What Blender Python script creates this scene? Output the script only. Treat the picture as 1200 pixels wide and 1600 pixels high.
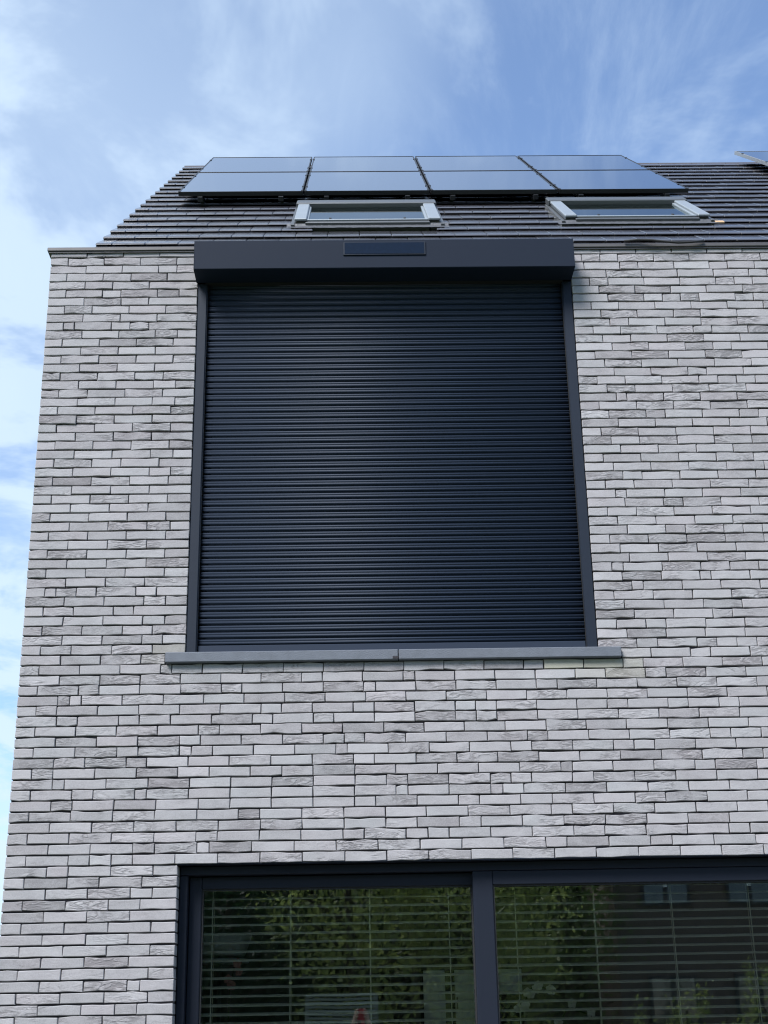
import bpy, math, random
import numpy as np
from mathutils import Vector

random.seed(7); rng = np.random.default_rng(11)
R = math.radians
sc = bpy.context.scene
for o in list(bpy.data.objects): bpy.data.objects.remove(o)

# ------------------------------------------------------------------ camera
FPX, CX, CD, CZ = 2150.0, 1.79495, 7.17532, 1.50599
T, YAW, ROLL = 0.354897, 0.0217273, -0.0187505
fwd = Vector((math.sin(YAW)*math.cos(T), math.cos(YAW)*math.cos(T), math.sin(T)))
rgt = Vector((math.cos(YAW), -math.sin(YAW), 0)); upv = rgt.cross(fwd)
r2 = math.cos(ROLL)*rgt + math.sin(ROLL)*upv
u2 = -math.sin(ROLL)*rgt + math.cos(ROLL)*upv
cam_d = bpy.data.cameras.new('camera'); cam = bpy.data.objects.new('camera', cam_d)
sc.collection.objects.link(cam); sc.camera = cam
from mathutils import Matrix
cam.matrix_world = Matrix(((r2.x, u2.x, -fwd.x, CX), (r2.y, u2.y, -fwd.y, -CD), (r2.z, u2.z, -fwd.z, CZ), (0, 0, 0, 1)))
cam_d.sensor_fit = 'VERTICAL'; cam_d.sensor_height = 24.0; cam_d.lens = 24.0*FPX/1600.0
cam_d.clip_start = 0.02; cam_d.clip_end = 2000

def project(p):
    d = Vector(p) - Vector((CX, -CD, CZ)); w = d.dot(fwd)
    return 600 + FPX*d.dot(r2)/w, 800 - FPX*d.dot(u2)/w

# ------------------------------------------------------------------ sky and sun
SUN_EL, SUN_AZ = 48.0, -144.0         # azimuth clockwise from +Y: high, from the left, a little in front of the facade
world = bpy.data.worlds.new('World'); sc.world = world; world.use_nodes = True
nt = world.node_tree; nt.nodes.clear()
def N(nt, t, **k):
    n = nt.nodes.new(t)
    for a, b in k.items(): setattr(n, a, b)
    return n
def L(nt, a, b): nt.links.new(a, b)
sky = N(nt, 'ShaderNodeTexSky', sky_type='NISHITA', sun_disc=False)
sky.sun_elevation = R(SUN_EL); sky.sun_rotation = R(SUN_AZ); sky.air_density = 1.0; sky.dust_density = 0.0; sky.ozone_density = 8.0
tc = N(nt, 'ShaderNodeTexCoord'); sep = N(nt, 'ShaderNodeSeparateXYZ'); L(nt, tc.outputs['Generated'], sep.inputs[0])
def M(op, a, b=None, c=None, clamp=False, tree=None):
    t = tree or nt
    n = N(t, 'ShaderNodeMath', operation=op); n.use_clamp = clamp
    for i, v in enumerate((a, b, c)):
        if v is None: continue
        if isinstance(v, (int, float)): n.inputs[i].default_value = v
        else: L(t, v, n.inputs[i])
    return n.outputs[0]
zz = M('MAXIMUM', M('ADD', sep.outputs[2], 0.12), 0.05)
px = M('DIVIDE', sep.outputs[0], zz); py = M('DIVIDE', sep.outputs[1], zz)
cmb = N(nt, 'ShaderNodeCombineXYZ'); L(nt, px, cmb.inputs[0]); L(nt, py, cmb.inputs[1])
def noise(scale, loc, stretch, detail, rough, dist):
    mp = N(nt, 'ShaderNodeMapping'); mp.inputs['Location'].default_value = loc; mp.inputs['Scale'].default_value = stretch
    mp.inputs['Rotation'].default_value = (0, 0, R(-14))
    L(nt, cmb.outputs[0], mp.inputs[0])
    nz = N(nt, 'ShaderNodeTexNoise'); nz.inputs['Scale'].default_value = scale; nz.inputs['Detail'].default_value = detail
    nz.inputs['Roughness'].default_value = rough; nz.inputs['Distortion'].default_value = dist
    L(nt, mp.outputs[0], nz.inputs['Vector']); return nz.outputs['Fac']
veil = noise(1.1, (3.1, 1.7, 0), (1, .55, 1), 3, .55, .3)
wisp = noise(3.6, (0.4, 5.2, 0), (1, .36, 1), 7, .64, 1.1)
puff = noise(3.4, (8.3, 2.2, 0), (1, .8, 1), 6, .60, .3)
def ramp(v, a, b): 
    n = N(nt, 'ShaderNodeMapRange', interpolation_type='SMOOTHSTEP'); n.inputs[1].default_value = a; n.inputs[2].default_value = b
    L(nt, v, n.inputs[0]); return n.outputs[0]
side = ramp(px, 0.15, -0.55)          # thicker cloud field to the left
c1 = M('MULTIPLY', ramp(M('ADD', veil, M('MULTIPLY', side, .12)), .40, .80), .70)
c2 = M('MULTIPLY', ramp(wisp, .44, .82), .34)
c3 = M('MULTIPLY', ramp(M('ADD', puff, M('MULTIPLY', side, .16)), .52, .67), M('ADD', M('MULTIPLY', side, .55), .30))
inv = M('MULTIPLY', M('MULTIPLY', M('SUBTRACT', 1, c1), M('SUBTRACT', 1, c2)), M('SUBTRACT', 1, c3))
cover = M('SUBTRACT', 1, M('MULTIPLY', inv, .87), clamp=True)
mix = N(nt, 'ShaderNodeMix', data_type='RGBA'); L(nt, cover, mix.inputs[0]); L(nt, sky.outputs[0], mix.inputs[6])
mix.inputs[7].default_value = (3.4, 4.2, 5.1, 1)
bg = N(nt, 'ShaderNodeBackground'); bg.inputs[1].default_value = 0.14
L(nt, mix.outputs[2], bg.inputs[0]); world.cycles.sampling_method = 'MANUAL'; world.cycles.sample_map_resolution = 512; out = N(nt, 'ShaderNodeOutputWorld'); L(nt, bg.outputs[0], out.inputs[0])

sun_d = bpy.data.lights.new('sun', 'SUN'); sun = bpy.data.objects.new('sun', sun_d); sc.collection.objects.link(sun)
sun_d.energy = 4.4; sun_d.angle = R(26)      # veiled by thin cloud: soft shadow edges; sun_d.color = (1, .95, .88)
sdir = Vector((math.sin(R(SUN_AZ))*math.cos(R(SUN_EL)), math.cos(R(SUN_AZ))*math.cos(R(SUN_EL)), math.sin(R(SUN_EL))))
sun.rotation_euler = sdir.to_track_quat('Z', 'Y').to_euler(); sun.location = (-20, -8, 25)
vs = sc.view_settings; vs.view_transform = 'Standard'; vs.look = 'None'; vs.exposure = 0.68; vs.gamma = 1; vs.use_curve_mapping = False
sc.cycles.use_denoising = True; sc.cycles.filter_width = 1.15; sc.cycles.max_bounces = 5; sc.cycles.diffuse_bounces = 3; sc.cycles.transparent_max_bounces = 12; sc.cycles.use_adaptive_sampling = True; sc.cycles.adaptive_threshold = .02

# ------------------------------------------------------------------ materials
def mat(name, col, rough=.6, metal=0, spec=.5, var=0, scale=6, bump=0, bscale=40, coat=0, coatr=.03, rvar=0, stretch=(1, 1, 1)):
    m = bpy.data.materials.new(name); m.use_nodes = True; t = m.node_tree; b = t.nodes['Principled BSDF']
    b.inputs['Base Color'].default_value = (*col, 1); b.inputs['Roughness'].default_value = rough
    b.inputs['Metallic'].default_value = metal; b.inputs['Specular IOR Level'].default_value = spec
    b.inputs['Coat Weight'].default_value = coat; b.inputs['Coat Roughness'].default_value = coatr
    if var or bump or rvar:
        c = N(t, 'ShaderNodeTexCoord'); mp = N(t, 'ShaderNodeMapping'); mp.inputs['Scale'].default_value = stretch
        g = N(t, 'ShaderNodeNewGeometry'); L(t, g.outputs['Position'], mp.inputs[0])
        nz = N(t, 'ShaderNodeTexNoise'); nz.inputs['Scale'].default_value = scale; nz.inputs['Detail'].default_value = 6; L(t, mp.outputs[0], nz.inputs['Vector'])
        if var:
            mx = N(t, 'ShaderNodeMix', data_type='RGBA'); L(t, nz.outputs['Fac'], mx.inputs[0])
            mx.inputs[6].default_value = (*[x*(1-var) for x in col], 1); mx.inputs[7].default_value = (*[min(1, x*(1+var)) for x in col], 1)
            L(t, mx.outputs[2], b.inputs['Base Color'])
        if rvar:
            L(t, M('ADD', M('MULTIPLY', nz.outputs['Fac'], rvar, tree=t), rough-rvar/2, tree=t), b.inputs['Roughness'])
        if bump:
            n2 = N(t, 'ShaderNodeTexNoise'); n2.inputs['Scale'].default_value = bscale; n2.inputs['Detail'].default_value = 5; L(t, mp.outputs[0], n2.inputs['Vector'])
            bp = N(t, 'ShaderNodeBump'); bp.inputs['Strength'].default_value = bump; bp.inputs['Distance'].default_value = .01
            L(t, n2.outputs['Fac'], bp.inputs['Height']); L(t, bp.outputs[0], b.inputs['Normal'])
    return m

def glass_mat(name, tint=(.95, .955, .94), ior=2.05):
    m = bpy.data.materials.new(name); m.use_nodes = True; t = m.node_tree; t.nodes.clear()
    o = N(t, 'ShaderNodeOutputMaterial'); mx = N(t, 'ShaderNodeMixShader'); fr = N(t, 'ShaderNodeFresnel'); fr.inputs[0].default_value = ior
    tr = N(t, 'ShaderNodeBsdfTransparent'); tr.inputs[0].default_value = (*tint, 1)
    gl = N(t, 'ShaderNodeBsdfGlossy'); gl.inputs['Roughness'].default_value = 0.0; gl.inputs[0].default_value = (.9, .95, .95, 1)
    g = N(t, 'ShaderNodeNewGeometry'); nz = N(t, 'ShaderNodeTexNoise'); nz.inputs['Scale'].default_value = 1.3; L(t, g.outputs['Position'], nz.inputs['Vector'])
    bp = N(t, 'ShaderNodeBump'); bp.inputs['Strength'].default_value = .06; bp.inputs['Distance'].default_value = .01; L(t, nz.outputs['Fac'], bp.inputs['Height']); L(t, bp.outputs[0], gl.inputs['Normal'])
    L(t, fr.outputs[0], mx.inputs[0]); L(t, tr.outputs[0], mx.inputs[1]); L(t, gl.outputs[0], mx.inputs[2]); L(t, mx.outputs[0], o.inputs[0])
    return m

def brick_mat():
    m = bpy.data.materials.new('hand_formed_brick'); m.use_nodes = True; t = m.node_tree; b = t.nodes['Principled BSDF']
    at = lambda n: N(t, 'ShaderNodeAttribute', attribute_name=n)
    co = at('bco').outputs['Vector']; tone = at('tone').outputs['Fac']; rg = at('rough').outputs['Fac']; moss = at('moss').outputs['Fac']
    def nz(scale, st, det=5, rough=.6, dist=0):
        mp = N(t, 'ShaderNodeMapping'); mp.inputs['Scale'].default_value = st; L(t, co, mp.inputs[0])
        n = N(t, 'ShaderNodeTexNoise'); n.inputs['Scale'].default_value = scale; n.inputs['Detail'].default_value = det
        n.inputs['Roughness'].default_value = rough; n.inputs['Distortion'].default_value = dist
        L(t, mp.outputs[0], n.inputs['Vector']); return n.outputs['Fac']
    A = lambda op, a, c=None, d=None, cl=False: M(op, a, c, d, cl, tree=t)
    big = nz(9, (1, 1, 2), 2); fine = nz(160, (1, 1, 1), 2, .7)
    cr = nz(9, (1, 1, 3.2), 2, .5, 1.3)
    ridge = A('SUBTRACT', 1, A('MULTIPLY', A('ABSOLUTE', A('SUBTRACT', cr, .5)), 9), cl=True)     # thin folds
    patch = nz(7, (1, 1, 1.6), 1)
    mask = A('MULTIPLY', A('MULTIPLY', A('SUBTRACT', patch, .40), 6, cl=True), rg, cl=True)
    fold = A('MULTIPLY', ridge, mask)
    mid = nz(45, (1, 1, 2.2), 3, .65, .6)
    val = A('ADD', A('MULTIPLY', tone, .62), A('MULTIPLY', A('SUBTRACT', big, .5), .40))
    val = A('ADD', val, A('MULTIPLY', A('MULTIPLY', A('SUBTRACT', mid, .5), A('ADD', mask, .25)), .9))
    val = A('ADD', val, A('MULTIPLY', A('SUBTRACT', fine, .5), .48))
    val = A('SUBTRACT', val, A('MULTIPLY', fold, .36), cl=True)
    rp = N(t, 'ShaderNodeValToRGB'); e = rp.color_ramp.elements
    e[0].position = 0; e[0].color = (.182, .175, .178, 1); e[1].position = 1; e[1].color = (.436, .428, .432, 1)
    m1 = e.new(.32); m1.color = (.284, .277, .281, 1); m2 = e.new(.6); m2.color = (.351, .344, .348, 1)
    L(t, val, rp.inputs[0])
    hue = N(t, 'ShaderNodeMix', data_type='RGBA', blend_type='MULTIPLY'); hue.inputs[0].default_value = 1
    hc = N(t, 'ShaderNodeMix', data_type='RGBA'); L(t, nz(2.3, (1, 1, 1), 1), hc.inputs[0]); hc.inputs[6].default_value = (1.05, .975, .995, 1); hc.inputs[7].default_value = (.965, .995, 1.0, 1)
    L(t, rp.outputs[0], hue.inputs[6]); L(t, hc.outputs[2], hue.inputs[7])
    ms = N(t, 'ShaderNodeMix', data_type='RGBA'); L(t, A('MULTIPLY', moss, A('ADD', .35, A('MULTIPLY', big, .6)), cl=True), ms.inputs[0]); L(t, hue.outputs[2], ms.inputs[6]); ms.inputs[7].default_value = (.30, .29, .18, 1)
    L(t, ms.outputs[2], b.inputs['Base Color'])
    b.inputs['Roughness'].default_value = .85; b.inputs['Specular IOR Level'].default_value = .25
    h = A('ADD', A('MULTIPLY', fine, .24), A('MULTIPLY', A('MULTIPLY', mid, mask), .4))
    h = A('SUBTRACT', A('ADD', h, A('MULTIPLY', big, .10)), A('MULTIPLY', fold, .45))
    bp = N(t, 'ShaderNodeBump'); bp.inputs['Strength'].default_value = .8; bp.inputs['Distance'].default_value = .006
    L(t, h, bp.inputs['Height']); L(t, bp.outputs[0], b.inputs['Normal'])
    return m

MB = brick_mat()
MAT = dict(
    mortar=mat('dark_mortar', (.030, .027, .032), .95, var=.3, scale=30, bump=.5, bscale=120),
    render=mat('grey_render', (.25, .24, .24), .9, var=.15, bump=.3),
    inner=mat('interior_plaster', (.30, .30, .29), .9, var=.05),
    floor=mat('interior_floor', (.12, .09, .06), .5, var=.3, scale=3, stretch=(1, 8, 1)),
    alu=mat('anthracite_aluminium', (.010, .015, .026), .55, spec=.22, rvar=.12, scale=14, bump=.05, bscale=300),
    slat=mat('anthracite_shutter_paint', (.016, .024, .042), .6, spec=.24, var=.06, scale=9, stretch=(.3, 1, 6)),
    box=mat('anthracite_box_paint', (.009, .014, .026), .6, spec=.12, var=.06, scale=2, rvar=.1),
    frame=mat('window_frame_paint', (.010, .013, .022), .5, spec=.2, rvar=.1, scale=5),
    seal=mat('rubber_seal', (.008, .008, .009), .7),
    stone=mat('bluestone', (.098, .108, .130), .7, var=.22, scale=22, bump=.25, bscale=160),
    zinc=mat('grey_zinc', (.075, .070, .070), .5, metal=.3, var=.25, scale=9),
    tile=mat('dark_clay_tile', (.050, .048, .055), .34, coat=1.0, coatr=.12, spec=.5, var=.3, scale=5, bump=.04, bscale=40, rvar=.10),
    ridge=mat('ridge_clay', (.055, .048, .05), .5, var=.3, scale=7),
    deck=mat('roof_underlay', (.02, .02, .022), .9),
    pvg=mat('solar_glass', (.008, .011, .022), .05, spec=.5, coat=1, var=.3, scale=30, rvar=.04),
    pvf=mat('black_anodised_frame', (.018, .019, .022), .4, metal=.4),
    rail=mat('mounting_rail', (.30, .31, .32), .45, metal=.7),
    cellg=mat('small_solar_cell', (.003, .008, .020), .2, spec=.3, var=.3, scale=60),
    velux=mat('light_grey_cover', (.24, .265, .285), .38, metal=.25, var=.1, scale=10),
    velg=mat('grey_hood', (.09, .095, .10), .4, metal=.4),
    lead=mat('lead_apron', (.075, .078, .088), .55, metal=.2, var=.3, scale=30, bump=.3, bscale=45),
    wood=mat('raw_wood', (.55, .36, .2), .7, var=.3, scale=30),
    clear=glass_mat('window_glass'),
    roofglass=glass_mat('roof_window_glass', (.35, .42, .42), 2.3),
    blind=mat('cream_blind_slat', (.90, .88, .72), .5, var=.05),
    cord=mat('cream_ladder_cord', (.90, .88, .72), .8),
    white=mat('white_lacquer', (.85, .90, .87), .4, var=.04),
    dark=mat('dark_furniture', (.03, .03, .035), .5),
    shade=mat('pale_lamp_shade', (.75, .78, .82), .6, var=.1),
    petal=mat('white_petal', (.93, .93, .9), .6, var=.08, scale=60),
    pink=mat('pink_petal', (.75, .38, .36), .6, var=.2, scale=60),
    stem=mat('plant_stem', (.06, .12, .03), .6, var=.3),
    pot=mat('blue_grey_pot', (.16, .2, .3), .4),
    bark=mat('bark', (.06, .045, .035), .9, var=.4, scale=20, bump=.6),
    leaf1=mat('leaf_green', (.11, .18, .05), .55, var=.45, scale=3),
    leaf2=mat('leaf_yellow_green', (.28, .34, .11), .55, var=.4, scale=4),
    leaf3=mat('leaf_dark', (.022, .05, .022), .6, var=.4, scale=3),
    lawn=mat('lawn', (.05, .085, .025), .95, var=.4, scale=2.5, bump=.6, bscale=90),
    paving=mat('grey_paving', (.16, .155, .15), .85, var=.2, scale=6, bump=.2),
    fence=mat('weathered_slat', (.26, .28, .25), .8, var=.25, scale=12, stretch=(.3, 1, 4)),
    brown=mat('brown_brick', (.14, .105, .09), .9, var=.25, scale=14, stretch=(1, 1, 3), bump=.3),
    redroof=mat('far_roof', (.07, .045, .04), .8, var=.3),
    pane=mat('far_pane', (.03, .04, .05), .04, spec=.9),
    wframe=mat('white_frame', (.7, .7, .68), .5),
    skin=mat('skin', (.68, .45, .36), .55, var=.08, scale=30),
    shirt=mat('dark_shirt', (.03, .035, .05), .9, var=.2, scale=20),
    jeans=mat('dark_trousers', (.02, .025, .04), .9, var=.2, scale=20),
    hair=mat('brown_hair', (.06, .035, .02), .6, var=.3, scale=60),
    shoe=mat('shoe', (.02, .02, .02), .6),
    phone=mat('red_phone_case', (.50, .05, .07), .4),
    lens=mat('phone_lens', (.01, .01, .012), .1),
)

for nm in ('leaf1', 'leaf2', 'leaf3'):
    t = MAT[nm].node_tree; b_ = t.nodes['Principled BSDF']; src = b_.inputs['Base Color'].links[0].from_socket
    tr_ = N(t, 'ShaderNodeBsdfTranslucent'); L(t, src, tr_.inputs[0]); mx_ = N(t, 'ShaderNodeMixShader'); mx_.inputs[0].default_value = .55
    o_ = [n for n in t.nodes if n.type == 'OUTPUT_MATERIAL'][0]; L(t, b_.outputs[0], mx_.inputs[1]); L(t, tr_.outputs[0], mx_.inputs[2]); L(t, mx_.outputs[0], o_.inputs[0])
# ------------------------------------------------------------------ object helpers
W = {}                                    # world origins
def link(o, parent=None, org=(0, 0, 0)):
    sc.collection.objects.link(o); org = Vector(org)
    if parent is not None:
        o.parent = parent; o.location = org - W[parent.name]
    else: o.location = org
    W[o.name] = org; return o
def empty(name, org, label=None, cat=None, group=None):
    o = bpy.data.objects.new(name, None); o.empty_display_size = .1; link(o, None, org); tag(o, label, cat, group); return o
def tag(o, label=None, cat=None, group=None, kind=None):
    if label: o['label'] = label
    if cat: o['category'] = cat
    if group: o['group'] = group
    if kind: o['kind'] = kind
    return o
def mesh(name, V, F, m, parent=None, smooth=False, org=None):
    V = np.asarray(V, float)
    if org is None: org = (V.min(0)+V.max(0))/2 if parent is not None else np.array([*((V.min(0)+V.max(0))/2)[:2], V[:, 2].min()])
    me = bpy.data.meshes.new(name); me.from_pydata((V-np.asarray(org)).tolist(), [], F); me.update()
    if m is not None: me.materials.append(m)
    if smooth is not False: me.polygons.foreach_set('use_smooth', [True]*len(me.polygons) if smooth is True else smooth)
    o = bpy.data.objects.new(name, me); link(o, parent, org); return o
class B:
    """collects pieces of ONE part"""
    def __init__(s): s.V = []; s.F = []
    def add(s, V, F):
        n = len(s.V); s.V += [tuple(v) for v in V]; s.F += [tuple(i+n for i in f) for f in F]; return s
    def box(s, x0, x1, y0, y1, z0, z1, bev=0.0, fr=None):
        a = np.array([x0, y0, z0]); c = np.array([x1, y1, z1])
        if bev <= 0:
            V = [(x, y, z) for x in (x0, x1) for y in (y0, y1) for z in (z0, z1)]
            F = [(0, 1, 3, 2), (4, 6, 7, 5), (0, 4, 5, 1), (2, 3, 7, 6), (0, 2, 6, 4), (1, 5, 7, 3)]
        else:
            bev = min(bev, .45*min(abs(c-a)))
            V = []; idx = {}
            for i in (0, 1):
                for j in (0, 1):
                    for k in (0, 1):
                        for ax in range(3):
                            p = [a[0] if i == 0 else c[0], a[1] if j == 0 else c[1], a[2] if k == 0 else c[2]]
                            for q in range(3):
                                if q != ax: p[q] += bev if (i, j, k)[q] == 0 else -bev
                            idx[(i, j, k, ax)] = len(V); V.append(p)
            F = []
            g = lambda i, j, k, ax: idx[(i, j, k, ax)]
            F += [(g(0,0,0,0), g(0,0,1,0), g(0,1,1,0), g(0,1,0,0)), (g(1,0,0,0), g(1,1,0,0), g(1,1,1,0), g(1,0,1,0)),
                  (g(0,0,0,1), g(1,0,0,1), g(1,0,1,1), g(0,0,1,1)), (g(0,1,0,1), g(0,1,1,1), g(1,1,1,1), g(1,1,0,1)),
                  (g(0,0,0,2), g(0,1,0,2), g(1,1,0,2), g(1,0,0,2)), (g(0,0,1,2), g(1,0,1,2), g(1,1,1,2), g(0,1,1,2))]
            for j in (0, 1):
                for k in (0, 1): F.append((g(0,j,k,1), g(1,j,k,1), g(1,j,k,2), g(0,j,k,2)))
            for i in (0, 1):
                for k in (0, 1): F.append((g(i,0,k,0), g(i,1,k,0), g(i,1,k,2), g(i,0,k,2)))
            for i in (0, 1):
                for j in (0, 1): F.append((g(i,j,0,0), g(i,j,1,0), g(i,j,1,1), g(i,j,0,1)))
            for i in (0, 1):
                for j in (0, 1):
                    for k in (0, 1): F.append((g(i,j,k,0), g(i,j,k,1), g(i,j,k,2)))
        if fr is not None: V = [fr(*v) for v in V]
        return s.add(V, F)
    def tube(s, pts, r, n=8):
        pts = [Vector(p) for p in pts]; rr = r if hasattr(r, '__len__') else [r]*len(pts); V = []; F = []
        for i, p in enumerate(pts):
            d = (pts[min(i+1, len(pts)-1)]-pts[max(i-1, 0)]).normalized()
            a = d.cross(Vector((0, 0, 1)) if abs(d.z) < .9 else Vector((1, 0, 0))).normalized(); b = d.cross(a)
            for k in range(n): V.append(p+(a*math.cos(2*math.pi*k/n)+b*math.sin(2*math.pi*k/n))*rr[i])
        for i in range(len(pts)-1):
            for k in range(n): F.append((i*n+k, i*n+(k+1) % n, (i+1)*n+(k+1) % n, (i+1)*n+k))
        F.append(tuple(range(n))[::-1]); F.append(tuple(range((len(pts)-1)*n, len(pts)*n)))
        return s.add(V, F)
    def lathe(s, c, prof, n=20):
        V = []; F = []
        for r, z in prof:
            for k in range(n): V.append((c[0]+r*math.cos(2*math.pi*k/n), c[1]+r*math.sin(2*math.pi*k/n), c[2]+z))
        for i in range(len(prof)-1):
            for k in range(n): F.append((i*n+k, i*n+(k+1) % n, (i+1)*n+(k+1) % n, (i+1)*n+k))
        F.append(tuple(range(n))[::-1]); F.append(tuple(range((len(prof)-1)*n, len(prof)*n)))
        return s.add(V, F)
    def prism(s, prof, x0, x1, fr=None):          # profile (a,b) swept along x ; fr maps (x,a,b) to world
        n = len(prof); V = [(x, a, b) for x in (x0, x1) for a, b in prof]
        if fr: V = [fr(*v) for v in V]
        F = [(k, (k+1) % n, n+(k+1) % n, n+k) for k in range(n)] + [tuple(range(n))[::-1], tuple(range(n, 2*n))]
        return s.add(V, F)
    def build(s, name, m, parent=None, smooth=False, org=None): return mesh(name, s.V, s.F, m, parent, smooth, org)
def copy(o, org, parent=None, data=None):
    c = o.copy()
    if data: c.data = data
    sc.collection.objects.link(c); c.parent = parent
    c.location = Vector(org) - (W[parent.name] if parent is not None else Vector((0, 0, 0))); W[c.name] = Vector(org); return c

# ------------------------------------------------------------------ ground
GZ = -0.35
tag(mesh('lawn', [(-400, -400, GZ), (400, -400, GZ), (400, 400, GZ), (-400, 400, GZ)], [(0, 1, 2, 3)], MAT['lawn'], org=(0, 0, GZ)), kind='structure')
ter = B().box(-.5, 9.5, -4.2, -.02, GZ-.05, GZ+.03).build('terrace', MAT['mortar']); tag(ter, kind='structure')
slab = B().box(-.29, .29, -.29, .29, 0, .03, .006).build('paving_slab', MAT['paving'], ter, org=(0, 0, 0))
slab.location = Vector((-.2, -.32, GZ+.032)) - W['terrace']; first = True
for i in range(16):
    for j in range(7):
        p = (-.2+.6*i, -.32-.6*j, GZ+.032)
        if i or j: copy(slab, p, ter)

# ------------------------------------------------------------------ the house
house = empty('brick_house', (0, 0, GZ), 'grey brick house with a dark tiled roof and shuttered upper window', 'house')
XR = 7.6                                   # right end of the built house
P1, P2 = .054, .0549
def row_z(k):                              # top of course k (course 1 lies below the coping course 0)
    return 5.8 - (k-1)*P1 if k <= 46 else 3.37 - (k-46)*P2
KMAX = 46 + int((3.37-GZ)/P2)
SHX0, SHX1, SHZ0, SHZ1 = .876, 3.090, 3.37, 5.692
WX0, WX1, WZ1 = .873, 5.6, row_z(66)
SX0, SX1 = .772, 3.208                     # sill
PIT = R(40.0); RO = Vector((0, .27, 5.86)); RU = Vector((0, math.cos(PIT), math.sin(PIT))); RN = Vector((0, -math.sin(PIT), math.cos(PIT)))
RIDGE_U = 6.60; RIDGE_Y = RO.y+RIDGE_U*RU.y; DEPTH = 2*RIDGE_Y-.0
def roof(x, u, h): return RO + Vector((x, 0, 0)) + RU*u + RN*h

NX = 5
def brick_geo(x0, x1, z0, z1, depth, tone, rough, moss=0.0, light=False):
    """front outline in local (x, y=depth inwards, z); uneven arrises, flat hand-struck face, slightly proud or set back"""
    ni = 1 if light else (2 if x1-x0 < .13 else 3)          # inner columns between the two narrow rims
    bv = .0022+.0014*rng.random(); ln = x1-x0
    t = np.concatenate(([0], np.linspace(bv/ln, 1-bv/ln, ni+1), [1])); nx = len(t)-1; x = x0+ln*t
    amp = .0009+.0018*rough
    top = z1 + rng.normal(0, amp, nx+1); bot = z0 + rng.normal(0, amp, nx+1)
    top[1] = top[0]+.0003; top[-2] = top[-1]+.0003; bot[1] = bot[0]; bot[-2] = bot[-1]
    rd = .0016*rng.random(4); top[0] -= rd[0]; top[-1] -= rd[1]; bot[0] += rd[2]; bot[-1] += rd[3]
    yo = rng.normal(0, .0018); tilt = rng.normal(0, .0007); tv = rng.normal(0, .0003)
    lean = rng.normal(0, .0014, 2); V = []
    for j in range(4):
        for i in range(nx+1):
            edge = j in (0, 3) or i in (0, nx); zb, zt = bot[i], top[i]
            z = (zb, zb+bv, zt-bv, zt)[j]; f = (j-1.5)/1.5
            xx = x[i]+(lean[0] if i <= 1 else lean[1] if i >= nx-1 else 0)*f
            y = yo+tilt*(t[i]-.5)*2+tv*(j-1.5)+((.0022+abs(rng.normal(0, .0007))) if edge else rng.normal(0, .0001+.0005*rough))
            V.append((xx, y, z))
    n = nx+1; F = []; S = []
    for j in range(3):
        for i in range(nx): F.append((j*n+i, j*n+i+1, (j+1)*n+i+1, (j+1)*n+i)); S.append(False)
    b0 = len(V); ring = list(range(n)) + [j*n+nx for j in (1, 2)] + [3*n+i for i in range(nx, -1, -1)] + [j*n for j in (2, 1)]
    for q in ring: V.append((V[q][0], depth, V[q][2]))
    m = len(ring)
    for a in range(m): F.append((ring[a], b0+a, b0+(a+1) % m, ring[(a+1) % m])); S.append(False)
    return V, F, S
def brick_attrs(me, arr):
    for nm, vals in arr.items():
        if nm == 'bco':
            a = me.attributes.new(nm, 'FLOAT_VECTOR', 'POINT'); a.data.foreach_set('vector', np.asarray(vals, np.float32).ravel())
        else:
            a = me.attributes.new(nm, 'FLOAT', 'POINT'); a.data.foreach_set('value', np.asarray(vals, np.float32))

def split_run(x0, x1, first=None, prev=(), end_full=True):
    """wild bond: stretchers, some headers and three-quarter bats"""
    for attempt in range(14):
        xs = [x0]
        if first: xs.append(x0+first)
        while True:
            r = random.random()
            l = .2145 if r < .76 else .109 if r < .93 else .162 if r < .98 else .062
            l += random.gauss(0, .0012)
            if xs[-1]+l > x1-.06: break
            xs.append(xs[-1]+l)
        if x1-xs[-1] > .235: xs.append(x1-.109 if random.random() < .5 else (xs[-1]+x1)/2)
        xs.append(x1)
        if min((abs(a-b) for a in xs[1:-1] for b in prev), default=1) > .022: break
    return xs
wall_bricks = []                            # (x0,x1,z0,z1,depth,first/edge info)
prev = {}
for k in range(0, KMAX+1):
    zt, zb = row_z(k), row_z(k+1)
    if k == 0: zt = 5.836
    runs = [(0, XR)]
    def cut(runs, a, b):
        o = []
        for r0, r1 in runs:
            if b <= r0 or a >= r1: o.append((r0, r1)); continue
            if a > r0: o.append((r0, a))
            if b < r1: o.append((b, r1))
        return o
    zc = (zt+zb)/2
    if SHZ0 < zc < SHZ1: runs = cut(runs, SHX0, SHX1)
    if k == 46: runs = cut(runs, SX0-.003, SX1+.003)
    if zc < WZ1: runs = cut(runs, WX0, WX1)
    for r0, r1 in runs:
        first = None; depth = .09
        if r0 == 0: first = .102 if k % 2 else .212
        elif r0 in (SHX1, WX1): first = (.212, .109, .162)[k % 3]
        xs = split_run(r0, r1, first, prev.get(r0, ()))
        if r1 in (SHX0, WX0) and r1-xs[-2] < .08 and len(xs) > 3: xs.pop(-2)
        prev[r0] = xs[1:-1]
        for a, b in zip(xs[:-1], xs[1:]):
            j = .0016 if random.random() < .55 else .0028
            jb = .0033+random.random()*.0014
            wall_bricks.append((a+(0 if a == 0 else j), b-j, zb+jb, zt-.0030, .205 if (a == 0 and k % 2) else .095, k))
items = []
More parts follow.
